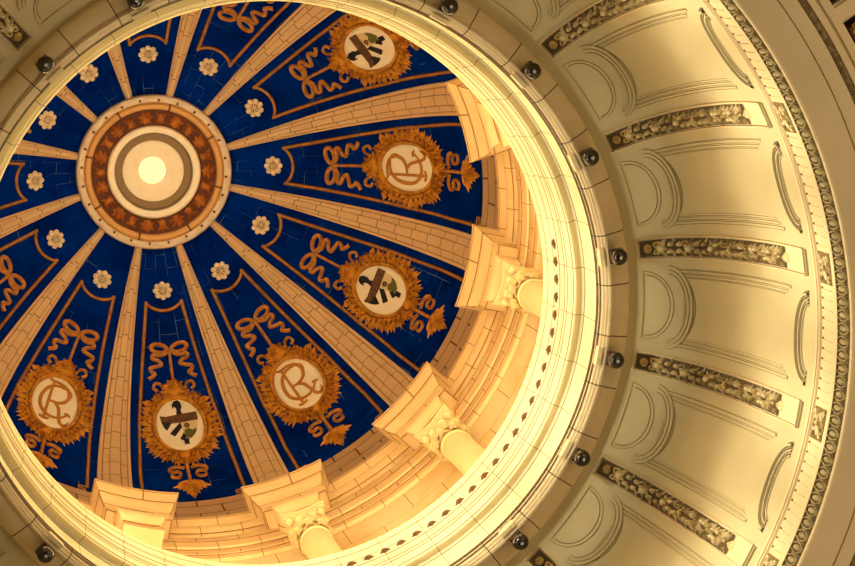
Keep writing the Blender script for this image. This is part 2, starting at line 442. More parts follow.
# ribs
def rib_mesh():
    mb = MB(); rows = []; uv = []
    for i in range(81):
        q = .415 + (DOME.smax - .415 + .0) * i / 80
        r = DOME.at(q)[0]
        w = .020 + .064 * max(0, (r - .43)) + .006 * max(0, (r - 1.25)) * 2
        sec = [(-1, -.004), (-.98, .012), (-.80, .016), (-.74, .010), (-.70, .022), (-.36, .027), (-.33, .021), (-.29, .027), (.29, .027), (.33, .021), (.36, .027), (.70, .022), (.74, .010), (.80, .016), (.98, .012), (1, -.004)]
        rows.append([DOME.P(o * w, q, n) for o, n in sec])
        def vmap(o):
            K = [(-1, -1.9), (-.75, -1), (-.33, 0), (.33, 1), (.75, 2), (1, 2.9)]
            for (a, va), (b, vb) in zip(K, K[1:]):
                if o <= b: return 20 + va + (vb - va) * (o - a) / (b - a)
        uv.append([((q * S) if abs(o) < .76 else .28, vmap(o)) for o, n in sec])
    mb.grid(rows, uv); return mb
L0 = base_of(DOME.smax - .01)
proto = None
for k in range(12):
    az = BAY0 + 15 + 30 * k
    if proto is None: proto = o = rib_mesh().build('dome_rib', 'rib', None, L0)
    else: o = proto.copy(); COL.objects.link(o)
    place(o, L0, az)
    tag(o, f'tan tiled dome rib between {CLOCK[k]} and {CLOCK[(k + 1) % 12]} o\'clock of the glowing crown', 'rib', 'tan ribs of the blue dome')

# rosettes
def rosette(k):
    L0 = base_of(.67); t = thing('dome_rosette', L0)
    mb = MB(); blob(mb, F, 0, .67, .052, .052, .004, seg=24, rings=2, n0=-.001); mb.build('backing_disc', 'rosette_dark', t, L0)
    mb = MB()
    for j in range(8):
        a = 2 * pi * j / 8
        blob(mb, F, .039 * cos(a), .67 + .039 * sin(a), .0155, .0155, .013, seg=10, n0=.001)
        leaf(mb, F, .012 * cos(a + .4), .67 + .012 * sin(a + .4), a + .4, .030, .008, .017, n0=.002)
    mb.build('petals', 'rosette', t, L0)
    mb = MB(); blob(mb, F, 0, .67, .013, .013, .022, seg=12, n0=.002); mb.build('centre_knob', 'rosette', t, L0)
    return t
r0 = rosette(0)
for k in range(12):
    o = r0 if k == 0 else copy_tree(r0)
    place(o, base_of(.67), BAY0 + 30 * k)
    tag(o, f'round ivory carved rosette at {CLOCK[k]} o\'clock from the glowing crown', 'rosette', 'ivory rosettes round the crown')

# bordering lines of each blue panel
def border_mesh(edge):
    mb = MB()
    pts = []
    # up one side, over the scooped arch below the rosette, down the other
    def side_u(q):
        K = [(.70, .091), (.735, .096), (1.20, .165), (1.53, .209), (1.97, .247), (2.18, .254), (2.6, .258)]
        for (a, va), (b, vb) in zip(K, K[1:]):
            if q <= b: return va + (vb - va) * (q - a) / (b - a)
    side = [(-side_u(q), q) for q in [DOME.smax - .09 - i * (DOME.smax - .09 - .735) / 40 for i in range(41)]]
    R = .128; cy = .668
    a0 = math.asin(.096 / R) if .096 < R else pi / 2
    arch = []
    for i in range(17):
        t = -a0 + 2 * a0 * i / 16
        arch.append((R * sin(t), .668 + .118 * cos(t) + 0.0))
    dy = side[-1][1] - arch[0][1]
    arch = [(x, y) for x, y in arch]
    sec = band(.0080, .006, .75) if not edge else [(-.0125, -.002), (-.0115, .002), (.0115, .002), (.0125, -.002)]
    sweep(mb, F, side, sec); sweep(mb, F, [(-x, y) for x, y in side], sec); sweep(mb, F, [side[-1]] + arch + [(-side[-1][0], side[-1][1])], sec)
    # fretted foot
    ub = side_u(DOME.smax - .09)
    for sg in (-1, 1):
        e = DOME.smax
        fr = [(sg * (ub + .004), e - .095), (sg * (ub - .045), e - .095), (sg * (ub - .045), e - .06), (sg * (ub - .012), e - .06), (sg * (ub - .012), e - .025), (sg * (ub - .055), e - .025)]
        for a, b in zip(fr, fr[1:]): sweep(mb, F, [a, ((a[0] + b[0]) / 2, (a[1] + b[1]) / 2), b], [(x * .7, y) for x, y in sec])
    return mb
proto = None
LB = base_of(.79)
for k in range(12):
    if proto is None:
        proto = o = thing('panel_border', LB)
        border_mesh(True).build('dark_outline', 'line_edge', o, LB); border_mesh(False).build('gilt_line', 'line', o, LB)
    else: o = copy_tree(proto)
    place(o, LB, BAY0 + 30 * k)
    tag(o, f'gilded border line scooped under the {CLOCK[k]} o\'clock rosette of the blue dome', 'border', 'gilded borders of the blue panels')

# cartouches
SC = 1.572
def FL(x, y, n): return DOME.P(-x, SC - y, n)       # x to the right, y towards the crown, as read from below
def cartouche(shield, seed):
    random.seed(seed)
    L0 = base_of(SC); t = thing('cartouche', L0)
    # ivory oval
    mb = MB(); A, B = .128, .214
    rows = [[FL(A * k / 8 * cos(2 * pi * j / 48), B * k / 8 * sin(2 * pi * j / 48), .012 if k < 8 else 0) for j in range(49)] for k in range(9)]
    mb.grid(rows); oval = mb.build('oval_panel', 'oval', t, L0)
    mb = MB()
    A, B = .118, .203
    sweep(mb, FL, [((A + .017) * cos(2 * pi * j / 64), (B + .017) * sin(2 * pi * j / 64)) for j in range(64)], [(-.009, .008), (-.007, .020), (.004, .022), (.010, .012), (.011, 0)], closed=True)
    mb.build('oval_frame', 'gold', t, L0)
    # wreath
    mb = MB(); mbd = MB()
    for j in range(80):                                 # dark under-layer and knobbly leaf ring
        a = 2 * pi * j / 80
        if abs(a - pi / 2) < .75 and random.random() < .6: continue
        ex, ey = (A + .032) * cos(a), (B + .030) * sin(a)
        leaf(mb, FL, ex - .004 * cos(a), ey, a + random.uniform(-.9, .9), .034, .010, .016 + random.random() * .01, n0=.002)
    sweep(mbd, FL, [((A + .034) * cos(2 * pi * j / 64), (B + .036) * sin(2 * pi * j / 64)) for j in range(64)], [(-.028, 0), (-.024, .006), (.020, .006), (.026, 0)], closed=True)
    for j in range(60):
        a = 2 * pi * j / 60 + random.uniform(-.03, .03)
        if abs(a - pi / 2) < .5: continue
        leaf(mbd, FL, (A + .045) * cos(a), (B + .045) * sin(a), a + random.uniform(-.3, .3), random.uniform(.03, .07), .012, .008, n0=.001)
    for side in (-1, 1):                                 # two long palm sprays growing from the foot and round the sides
        for j in range(17):
            f = j / 16
            a = rad(-84 + 140 * f)
            ex, ey = (A + .036) * cos(a) * side, (B + .036) * sin(a)
            out_ang = math.atan2(sin(a) * 1.15, cos(a)) - .35 + f * 1.1 + random.uniform(-.12, .12)
            ln = (.112 - .060 * f) * random.uniform(.72, 1.15)
            ang = out_ang if side > 0 else pi - out_ang
            leaf(mb, FL, ex, ey, ang, ln, .0150, .018, n0=.002)
            for dd in (.55, -.5):
                ang2 = ang + side * (dd + random.uniform(-.15, .15))
                leaf(mb, FL, ex + .3 * ln * cos(ang), ey + .3 * ln * sin(ang), ang2, ln * random.uniform(.4, .62), .009, .022, n0=.002)
    for side in (-1, 1):                                 # small leaves on the shoulders
        for (x, y, an, l) in ((.12, .17, .9, .055), (.10, .205, 1.3, .05), (.145, .13, .6, .05), (.15, .185, .3, .035), (.085, .235, 1.0, .035), (.06, .232, 2.0, .035)):
            leaf(mb, FL, side * x, y, an if side > 0 else pi - an, l, .013, .016, n0=.002)
            leaf(mb, FL, side * x, y, (an + .8) if side > 0 else pi - an - .8, l * .7, .010, .014, n0=.002)
            leaf(mb, FL, side * x, y, (an - .8) if side > 0 else pi - an + .8, l * .7, .010, .014, n0=.002)
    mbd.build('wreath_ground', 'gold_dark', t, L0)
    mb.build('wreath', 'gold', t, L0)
    # crest knob above the oval
    mb = MB()
    KY = .298
    blob(mb, FL, 0, KY - .01, .050, .056, .022, seg=16, n0=0)
    for j in range(9): leaf(mb, FL, .034 * cos(j * .7), KY - .01 + .040 * sin(j * .7), j * .7, .032, .012, .020)
    sweep(mb, FL, [(.028 * cos(2 * pi * j / 24), KY + .032 * sin(2 * pi * j / 24)) for j in range(24)], [(-.006, .006), (0, .032), (.006, .006)], closed=True)
    blob(mb, FL, 0, KY, .012, .015, .036, seg=10)
    for s_ in (-1, 1):
        leaf(mb, FL, s_ * .03, .25, rad(90 - s_ * 65), .06, .016, .016); leaf(mb, FL, s_ * .02, .235, rad(90 - s_ * 110), .06, .016, .016)
        leaf(mb, FL, s_ * .02, .29, rad(90 - s_ * 25), .045, .012, .016)
        sweep(mb, FL, spline([(s_ * .055, .275), (s_ * .070, .318), (s_ * .098, .325), (s_ * .110, .292), (s_ * .088, .275)], 5), band(.008, .012))
    mb.build('crest_knob', 'gold', t, L0)
    # bow with fluttering tails
    mb = MB()
    yb = SC - 1.035
    for s_ in (-1, 1):
        loop = [(s_ * (.012 + .045 * (1 - cos(2 * pi * j / 20)) * .95), yb + .012 + .027 * sin(2 * pi * j / 20) + .012 * (1 - cos(2 * pi * j / 20)) * .5) for j in range(21)]
        sweep(mb, FL, loop, band(.0125, .012))
        tail = spline([(s_ * .010, yb - .002), (s_ * .045, yb - .025), (s_ * .088, yb - .022), (s_ * .095, yb - .045), (s_ * .060, yb - .062), (s_ * .052, yb - .085), (s_ * .085, yb - .098), (s_ * .112, yb - .108), (s_ * .108, yb - .132), (s_ * .092, yb - .145), (s_ * .108, yb - .165), (s_ * .132, yb - .182)], 6)
        sweep(mb, FL, tail, band(.0120, .010))
    blob(mb, FL, 0, yb, .014, .016, .018, seg=10)
    sweep(mb, FL, [(0, yb), (0, yb - .06), (.0, yb - .12), (0, yb - .20)], band(.0095, .012))
    mb.build('ribbon_bow', 'gold_bow', t, L0)
    # finial below
    mb = MB()
    sweep(mb, FL, [(0, -.22), (0, -.30), (0, -.40), (0, -.52)], band(.010, .014))
    blob(mb, FL, 0, -.235, .030, .03, .024, seg=12)
    for an, l, w in ((-90, .19, .030), (-58, .095, .026), (-122, .095, .026), (-20, .105, .026), (-160, .105, .026), (15, .070, .018), (165, .070, .018), (50, .05, .015), (130, .05, .015), (-75, .13, .02), (-105, .13, .02), (-40, .10, .015), (-140, .10, .015)):
        leaf(mb, FL, 0, -.53, rad(an), l, w, .020)
    blob(mb, FL, 0, -.535, .035, .035, .020, seg=12)
    for s_ in (-1, 1):
        sweep(mb, FL, spline([(s_ * .015, -.36), (s_ * .055, -.345), (s_ * .095, -.37), (s_ * .085, -.40), (s_ * .055, -.395), (s_ * .040, -.42), (s_ * .055, -.455), (s_ * .085, -.450), (s_ * .088, -.43)], 5), band(.0085, .012))
    mb.build('leaf_finial', 'gold', t, L0)
    if shield:
        def part(name, m, polys, h=.018, parent=None):
            mb = MB()
            for p in polys: patch(mb, FL, p, .010, h)
            return mb.build(name, m, parent or oval, L0)
        def px(pts): return [((x - 431.6) / 7.075 / 182 + .008, (150.7 - y) / 7.075 / 131) for x, y in pts]
        part('shield_field', 'field', [px([(436, 122), (545, 118), (540, 165), (530, 185), (505, 222), (470, 250), (436, 245)])], .015)
        part('shield_stripes', 'black', [px([(300, 122), (368, 124), (330, 180), (312, 158)]), px([(425, 128), (434, 160), (376, 226), (348, 204)]), px([(440, 204), (452, 238), (436, 262), (410, 248)])])
        part('shield_chief', 'brown', [px([(294, 82), (330, 88), (380, 80), (430, 72), (490, 69), (546, 66), (549, 118), (490, 121), (440, 125), (380, 127), (330, 129), (300, 121)])], .022)
        part('shield_patch', 'green', [px([(445, 190), (462, 178), (480, 176), (500, 191), (532, 182), (524, 205), (508, 225), (482, 248), (450, 240)])])
        part('crest', 'black', [px([(408, 70), (448, 68), (440, 40), (452, 20), (448, -8), (430, -28), (402, -22), (386, 2), (388, 28), (398, 10), (412, 22), (414, 42)])])
        part('shield_foot', 'black', [px([(432, 252), (468, 250), (466, 291), (434, 293)])])
        mb = MB()
        for j in range(6): blob(mb, FL, .036 + .009 * cos(j * pi / 3), .000 + .013 * sin(j * pi / 3), .0075, .0095, .004, seg=8, n0=.014)
        mb.build('shield_flower', 'brown', oval, L0)
    else:
        mb = MB()
        def stroke(pts, w, k=7, h=.010):
            p = spline([(a[0] * 1.05, a[1] * 1.34 - .002) for a in pts], k); n = len(p); rows = []
            for i, (x, y) in enumerate(p):
                a, b = p[max(0, i - 1)], p[min(n - 1, i + 1)]; l = hypot(b[0] - a[0], b[1] - a[1]) or 1
                nx, ny = -(b[1] - a[1]) / l, (b[0] - a[0]) / l
                f = i / (n - 1) * (len(w) - 1); j = min(int(f), len(w) - 2); ww = (w[j] + (w[j + 1] - w[j]) * (f - j)) * .78 + .0008
                rows.append([FL(x + nx * o * ww, y + ny * o * ww, hh) for o, hh in ((-1, .010), (-.8, .012 + h), (.8, .012 + h), (1, .010))])
            mb.grid(rows)
        stroke([(-.036, .122), (-.036, .06), (-.036, -.04), (-.036, -.108)], [.010, .009, .009, .010])                                   # stem of the R
        stroke([(-.060, .126), (-.045, .118), (-.02, .120), (.012, .118), (.046, .100), (.058, .066), (.044, .030), (.010, .010), (-.030, .006)], [.003, .006, .006, .007, .010, .011, .010, .006, .004])   # bowl
        stroke([(-.004, .008), (.022, -.016), (.036, -.060), (.048, -.100), (.066, -.112), (.084, -.098), (.088, -.082)], [.006, .010, .011, .010, .006, .004, .003])   # leg
        stroke([(-.062, -.108), (-.036, -.113), (-.010, -.106)], [.004, .006, .004])
        stroke([(.062, .052), (.068, .078), (.050, .098), (.010, .104), (-.030, .096), (-.062, .064), (-.078, .010), (-.070, -.044), (-.036, -.078), (.010, -.084), (.050, -.066), (.078, -.038)], [.004, .005, .004, .005, .008, .011, .013, .011, .008, .006, .004, .003])   # C
        stroke([(.060, -.036), (.078, -.036), (.092, -.046)], [.003, .004, .003])
        mb.build('monogram', 'letter', oval, L0)
    return t
LC = base_of(SC)
c_m = cartouche(False, 3); c_s = cartouche(True, 5)
first = {False: True, True: True}
for k, sh in ((1, False), (2, True), (3, False), (4, True), (5, False), (6, True), (7, False), (8, True)):
    src = c_s if sh else c_m
    o = src if first[sh] else copy_tree(src)
    first[sh] = False
    place(o, LC, BAY0 + 30 * k)
    part = 'shield' if sh else 'CR monogram'
    tag(o, (f'gilded wreath cartouche with {part} on ivory oval, {CLOCK[k]} o\'clock of the dome' if k not in (1, 8) else
            f'gilded bow of the cartouche at {CLOCK[k]} o\'clock, cut off by the ' + ('stone ring' if k == 1 else 'left edge')), 'cartouche', 'wreath cartouches with ' + part)

# ------------------------------------------------------------------ entablature blocks and columns of the drum
def ressaut(mb, prof, r_face, hw, r_back, nseg=10, uo=0.0):
    """profile wrapped round three sides of a projecting block; p = projection beyond the face"""
    rows = []; uv = []
    L = 0; prev = None
    for p, h in prof:
        if prev: L += hypot(p - prev[0], h - prev[1])
        prev = (p, h)
        r = r_face - p; w = hw + p * .8
        row = [(r_back, -w)] + [(r_back + (r - r_back) * t, -w) for t in (.5,)] + [(r * cos(w / r * (2 * i / nseg - 1)), r * sin(w / r * (2 * i / nseg - 1))) for i in range(nseg + 1)] + [(r_back + (r - r_back) * .5, w), (r_back, w)]
        pr = []; ur = []; dep = (r_back - r_face) * S
        us = [-hw * S - dep, -hw * S - dep / 2] + [hw * S * (2 * i / nseg - 1) for i in range(nseg + 1)] + [hw * S + dep / 2, hw * S + dep]
        for (x, y), uu in zip(row, us): pr.append((x, y, h)); ur.append((uu + 10.0 + uo, L * S + 1))
        rows.append(pr); uv.append(ur)
    mb.grid(rows, uv)
LBk = (1.37, 0, 10.70)
def block():
    t = thing('entablature_block', LBk)
    mb = MB()
    ressaut(mb, [(-.03, 10.97), (.055, 10.945), (.060, 10.935), (.060, 10.915), (.057, 10.912)], 1.37, .150, 1.50, uo=.1)
    ressaut(mb, [(.057, 10.912), (.052, 10.885), (.040, 10.860), (.034, 10.835), (.030, 10.832)], 1.37, .150, 1.50, uo=.1)
    ressaut(mb, [(.030, 10.832), (.028, 10.795), (.022, 10.785), (.016, 10.755), (.006, 10.735), (.006, 10.722), (0, 10.72)], 1.37, .150, 1.50, uo=.6)
    mb.build('cornice', 'block', t, LBk)
    mb = MB()
    def ln(p, h, e, hw=.150): ressaut(mb, [(p - .001, h + e), (p + .0018, h + e * .6), (p + .0018, h - e * .6), (p - .001, h - e)], 1.37, hw, 1.50)
    ln(.057, 10.912, .003); ln(.032, 10.833, .004); ln(.003, 10.724, .004); ln(.0, 10.607, .003); ln(-.003, 10.478, .005, .082); ln(.003, 10.440, .003, .082); ln(.004, 10.400, .003, .082)
    mb.build('shade_lines', 'mould_shade', t, LBk)  # dark strips standing in for shade at the block's moulding steps
    mb = MB()
    ressaut(mb, [(0, 10.73), (0, 10.61), (-.03, 10.605), (-.09, 10.605)], 1.37, .150, 1.50, uo=.15)
    mb.build('frieze', 'block', t, LBk)
    mb = MB()
    cu = [(-.012, 10.61), (.004, 10.606)] + [(-.002 + .036 * sin(rad(a)), 10.545 + .06 * cos(rad(a))) for a in range(15, 166, 15)] + [(-.012, 10.48), (-.012, 10.46), (.0, 10.455), (.002, 10.44), (.002, 10.405), (.008, 10.395), (.012, 10.385), (.012, 10.335), (-.06, 10.33), (-.10, 10.33)]
    ressaut(mb, cu, 1.37, .082, 1.50, uo=.66)
    mb.build('cushion_moulding', 'block', t, LBk)
    return t
LCo = (1.425, 0, 8.25)
def column():
    # slightly closer to the wall than the block face
    t = thing('drum_column', LCo)
    cx, R = 1.425, .068
    def rev(prof, n=40):
        mb = MB(); mb.grid([[(cx + r * cos(2 * pi * i / n), r * sin(2 * pi * i / n), h) for r, h in prof] for i in range(n + 1)]); return mb
    rev([(R * 1.12, 8.36), (R * 1.1, 8.42), (R * 1.06, 9.0), (R, 10.02), (R * 1.0, 10.045), (R * 1.08, 10.05), (R * 1.08, 10.065), (R * .98, 10.07), (R * .98, 10.10), (R * .9, 10.12)]).build('shaft', 'column', t, LCo)
    mb = rev([(R * 1.55, 8.25), (R * 1.55, 8.29), (R * 1.45, 8.31), (R * 1.25, 8.325), (R * 1.35, 8.345), (R * 1.15, 8.365)]); mb.build('base', 'column', t, LCo)
    # capital: bell, acanthus rows, volutes, abacus
    mb = rev([(R * .98, 10.09), (R * .98, 10.20), (R * 1.12, 10.26), (R * 1.3, 10.30)])
    def FCo(u, q, n):                 # wrapped round the bell; q upwards
        a = u / R; r = R * 1.0 + n
        return (cx + r * cos(a), r * sin(a), 10.09 + q)
    for row, (q0, ln, flare, num) in enumerate(((.0, .075, .018, 8), (.045, .095, .028, 8))):
        for j in range(num):
            a0 = 2 * pi * (j + .5 * row) / num * R
            w = .019
            pts = []
            for i in range(6):
                f = i / 5
                n = .004 + flare * f ** 2.2; q = q0 + ln * sin(f * 2.0) / sin(2.0) * (1 if f < .8 else .97)
                ww = w * (1 - .55 * f ** 2)
                pts.append([FCo(a0 - ww, q, n), FCo(a0 - ww * .5, q, n + .006), FCo(a0, q, n + .003), FCo(a0 + ww * .5, q, n + .006), FCo(a0 + ww, q, n)])
            mb.grid(pts)
    cap = mb.build('capital', 'column', t, LCo)
    for a in (45, 135, 225, 315):
        mb = MB(); c, s_ = cos(rad(a)), sin(rad(a))
        path = [(R * 1.45 - .020 * (1 - i / 30) * cos(i * .42) , 10.275 - .020 * (1 - i / 30) * sin(i * .42)) for i in range(26)]
        rows = []
        for r, h in path: rows.append([(cx + r * c - o * s_, r * s_ + o * c, h) for o in (-.014, .014)])
        mb.grid(rows)
        vs = [(cx + (R * 1.45 + .018 * cos(2 * pi * i / 12)) * c - o * s_, (R * 1.45 + .018 * cos(2 * pi * i / 12)) * s_ + o * c, 10.275 + .018 * sin(2 * pi * i / 12)) for o in (-.011, .011) for i in range(12)]
        mb.add(vs, [tuple(range(12)), tuple(range(12, 24))] + [(i, (i + 1) % 12, 12 + (i + 1) % 12, 12 + i) for i in range(12)])
        mb.build('volute', 'column', cap, LCo)
    mb = MB()
    for (w, h0, h1) in ((.098, 10.298, 10.318), (.104, 10.318, 10.336)):
        n = 24; lo = []; hi = []
        for side in range(4):
            for i in range(6):
                f = i / 6 * 2 - 1
                d = w * (1 - .14 * (1 - f * f)); x, y = d, f * w * .94
                a = side * pi / 2
                X = x * cos(a) - y * sin(a); Y = x * sin(a) + y * cos(a)
                lo.append((cx + X, Y, h0)); hi.append((cx + X, Y, h1))
        mb.grid([lo, hi], close=True); m_ = len(lo)
        mb.add(lo, [tuple(range(m_))]); mb.add(hi, [tuple(range(m_))])
    mb.build('abacus', 'column', cap, LCo, smooth=25)
    return t
BL = {1: 'twelve/one', }
blk = block(); colm = column()
names = {2: ('upper right, beside the stone ring', 'partly hidden behind the ring at the upper right'),
         3: ('right, above the first column from the right', 'at the right, nearest the three o\'clock panel'),
         4: ('lower right, above the middle column', 'at the lower right, middle of the three visible'),
         5: ('bottom centre, above the lowest column', 'at the bottom, below the five o\'clock panel'),
         6: ('lower left, with grey flaking stain', '')}
fb = True
for k in (2, 3, 4, 5, 6):
    az = BAY0 + 15 + 30 * k
    if k == 6: az += 0
    o = blk if fb else copy_tree(blk)
    place(o, LBk, az)
    tag(o, 'stepped terracotta entablature block at the ' + names[k][0], 'block', 'entablature blocks under the dome ribs')
    if k == 6:
        blk6 = o
    if k in (3, 4, 5):
        c = colm if k == 3 else copy_tree(colm)
        place(c, LCo, az)
        tag(c, 'pale round column with leafy capital ' + names[k][1], 'column', 'columns of the drum')
    fb = False
# flaking stain on the lower-left block
mb = MB()
def FS(u, q, n):
    r = 1.37 - (.045 - q * .45 if q < .10 else 0) - .004 - n
    return (r * cos(u / 1.34), r * sin(u / 1.34), 10.84 - q)
mb2 = MB()
def patch_pts(n, cx, cy, rx, ry):
    return [(cx + rx * cos(2 * pi * i / n) * random.uniform(.6, 1.1), cy + ry * sin(2 * pi * i / n) * random.uniform(.6, 1.1)) for i in range(n)]
def FS2(u, q, n):
    return ((1.366 - n) * cos(u / 1.366), (1.366 - n) * sin(u / 1.366), 10.70 - q)
patch(mb2, FS2, patch_pts(14, .0, .02, .055, .035), -.004, .0015)
patch(mb2, FS2, patch_pts(12, -.060, .05, .035, .028), -.004, .0015)
mb2.build('flaking_stain', 'stain', blk6, LBk)

# ------------------------------------------------------------------ studs under the lip of the ring
LS = (1.010, 0, 8.150)
def stud_mesh():
    mb = MB()
    Fs = lambda u, q, n: (1.0105 - n, u, 8.150 - q)
    for j in range(5): leaf(mb, Fs, 0, .0, 2 * pi * j / 5 + .3, .023, .0080, .007)
    blob(mb, Fs, 0, 0, .0115, .018, .010, seg=8)
    return mb
s0 = None
for k in range(-3, 25):
    if s0 is None: s0 = o = stud_mesh().build('ring_stud', 'stud', None, LS)
    else: o = s0.copy(); COL.objects.link(o)
    place(o, LS, 2.4 + 3.6 * k)
    tag(o, 'small dark star-shaped stud in the row round the bright stone ring', 'stud', 'dark studs along the stone ring')

# ------------------------------------------------------------------ black globe lamps
LL = (1.118, 0, 7.735)
def lamp():
    t = thing('globe_lamp', LL)
    mb = MB(); mb.box(1.064, 1.078, -.031, .031, 7.735, 7.775); mb.build('mounting_block', 'column', t, LL, smooth=0)
    mb = MB(); mb.box(1.096, 1.142, -.0235, .0235, 7.716, 7.745); mb.build('socket_plate', 'lampbase', t, LL, smooth=0)
    mb = MB(); cx, cz, R = 1.119, 7.697, .0285
    rows = [[(cx + R * sin(rad(p)) * cos(2 * pi * j / 28), R * sin(rad(p)) * sin(2 * pi * j / 28), cz - R * cos(rad(p))) for p in range(18, 181, 9)] for j in range(29)]
    mb.grid(rows)
    gl = mb.build('globe', 'lampblack', t, LL)
    mb = MB()
    rows = [[(cx + R * .20 * f * cos(2 * pi * j / 20), R * .20 * f * sin(2 * pi * j / 20), cz - R * .975 - .002 * (1 - f * f)) for f in (0, .4, .8, 1)] for j in range(21)]
    mb.grid(rows); mb.build('lens', 'lampglint', gl, LL)  # pale disc: the globe's glint put into colour, no real lens
    return t
l0 = lamp(); l0_used = False
for az, lab in ((-133.8, 'by the top left corner'), (-115.8, 'on the top edge, left half'), (-61.8, 'on the top edge right of centre, above the ring'), (-43.8, 'right of the ring, third from the top edge'),
                (-25.8, 'at upper right, left of the second full garland'), (-7.8, 'at right, beside the most level garland'), (10.2, 'right, just below the level garland lamp'), (28.2, 'at lower right, left of the last full garland'),
                (46.2, 'near the bottom edge, right of the columns'), (136.2, 'in the bottom left corner')):
    o = l0 if not l0_used else copy_tree(l0); l0_used = True
    place(o, LL, az)
    tag(o, 'black globe lamp on the ring ' + lab, 'lamp', 'black lamps round the stone ring')

# ------------------------------------------------------------------ coved shell: garlands and panels
FSH = lambda u, q, n: SHELL.P(u, q, n)
def U(q, deg): return rad(deg) * SHELL.at(q)[0]
LG = (SHELL.at(.05)[0], 0, SHELL.at(.05)[1])
def garland(seed):
    random.seed(seed)
    t = thing('garland_panel', LG)
    def hw(q): return U(q, 1.42) if q > .3 else U(q, 1.42)
    def quadstrip(q0, q1, e, n, m, name):
        mb = MB(); rows = []
        for i in range(41):
            q = q0 + (q1 - q0) * i / 40; w = hw(q) - e
            rows.append([FSH(-w, q, -.002), FSH(-w, q, n), FSH(0, q, n), FSH(w, q, n), FSH(w, q, -.002)])
        mb.grid(rows)
        return mb.build(name, m, t, LG)
    quadstrip(.046, .915, 0, .003, 'frame', 'panel')
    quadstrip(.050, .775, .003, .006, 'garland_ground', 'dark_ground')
    mb = MB()
    for s_ in (-1, 1):
        sweep(mb, FSH, [(s_ * (hw(q) + .004), q) for q in [.042 + .873 * i / 40 for i in range(41)]], band(.003, .009))
    for q in (.042, .915): sweep(mb, FSH, [(-hw(q) - .004, q), (0, q), (hw(q) + .004, q)], band(.003, .009))
    mb.build('raised_frame', 'frame', t, LG)
    mb = MB(); q = .915
    sweep(mb, FSH, [(-hw(q) - .004, .928), (0, .928), (hw(q) + .004, .928)], band(.006, .006)); mb.build('end_dark_strip', 'recess', t, LG)  # dark line closing the outer end of the panel
    mb = MB()
    blob(mb, FSH, 0, .078, .0155, .0155, .012, seg=14, n0=.006)
    for s_ in (-1, 1):
        sweep(mb, FSH, spline([(s_ * .004, .108), (s_ * .016, .100), (s_ * .018, .118), (s_ * .004, .120)], 4), [(a, b + .006) for a, b in band(.004, .008)])
    mb.build('rosette', 'garland_gold', t, LG)
    mb = MB()
    q = .125; k = 0
    while q < .76:
        w = hw(q) * .95
        f = (q - .125) / .64
        # central fruit / flower
        if k % 3 == 0:
            blob(mb, FSH, random.uniform(-.004, .004), q, .0125, .017, .020, seg=10, n0=.005)
            for j in range(6): leaf(mb, FSH, 0, q, j * pi / 3 + .3, .028, .009, .014, n0=.006)
        else:
            for s_ in (-1, 1): blob(mb, FSH, s_ * .012, q + random.uniform(-.004, .004), .0085, .011, .020, seg=8, n0=.006)
        for s_ in (-1, 1):
            for d in (0, 1):
                a = pi / 2 - s_ * random.uniform(.5, 1.15)
                leaf(mb, FSH, s_ * (.006 + .008 * d), q - .006 + .014 * d, a, random.uniform(.022, .032), .0052, .018, n0=.006)
        q += .038 - .012 * f; k += 1
    # pointed tassel end
    for a in (-.35, 0, .35): leaf(mb, FSH, 0, .755, pi / 2 + a, .045, .010, .016, n0=.004)
    mb.build('leaf_and_fruit_drop', 'garland', t, LG)
    return t
g0 = garland(11); used = False
for az, lab in ((-133.8, 'cut by the top left corner of the picture'), (-43.8, 'at the top, running up out of the picture'), (-25.8, 'at upper right, second from the top'), (-7.8, 'at right, third down and nearly level'),
                (10.2, 'at right, fourth down, sloping slightly down'), (28.2, 'at lower right, fifth down'), (46.2, 'at the bottom edge, mostly out of the picture')):
    o = g0 if not used else copy_tree(g0); used = True
    place(o, LG, az)
    tag(o, 'panel with carved fruit garland ' + lab, 'garland', 'carved garlands on the coved shell')

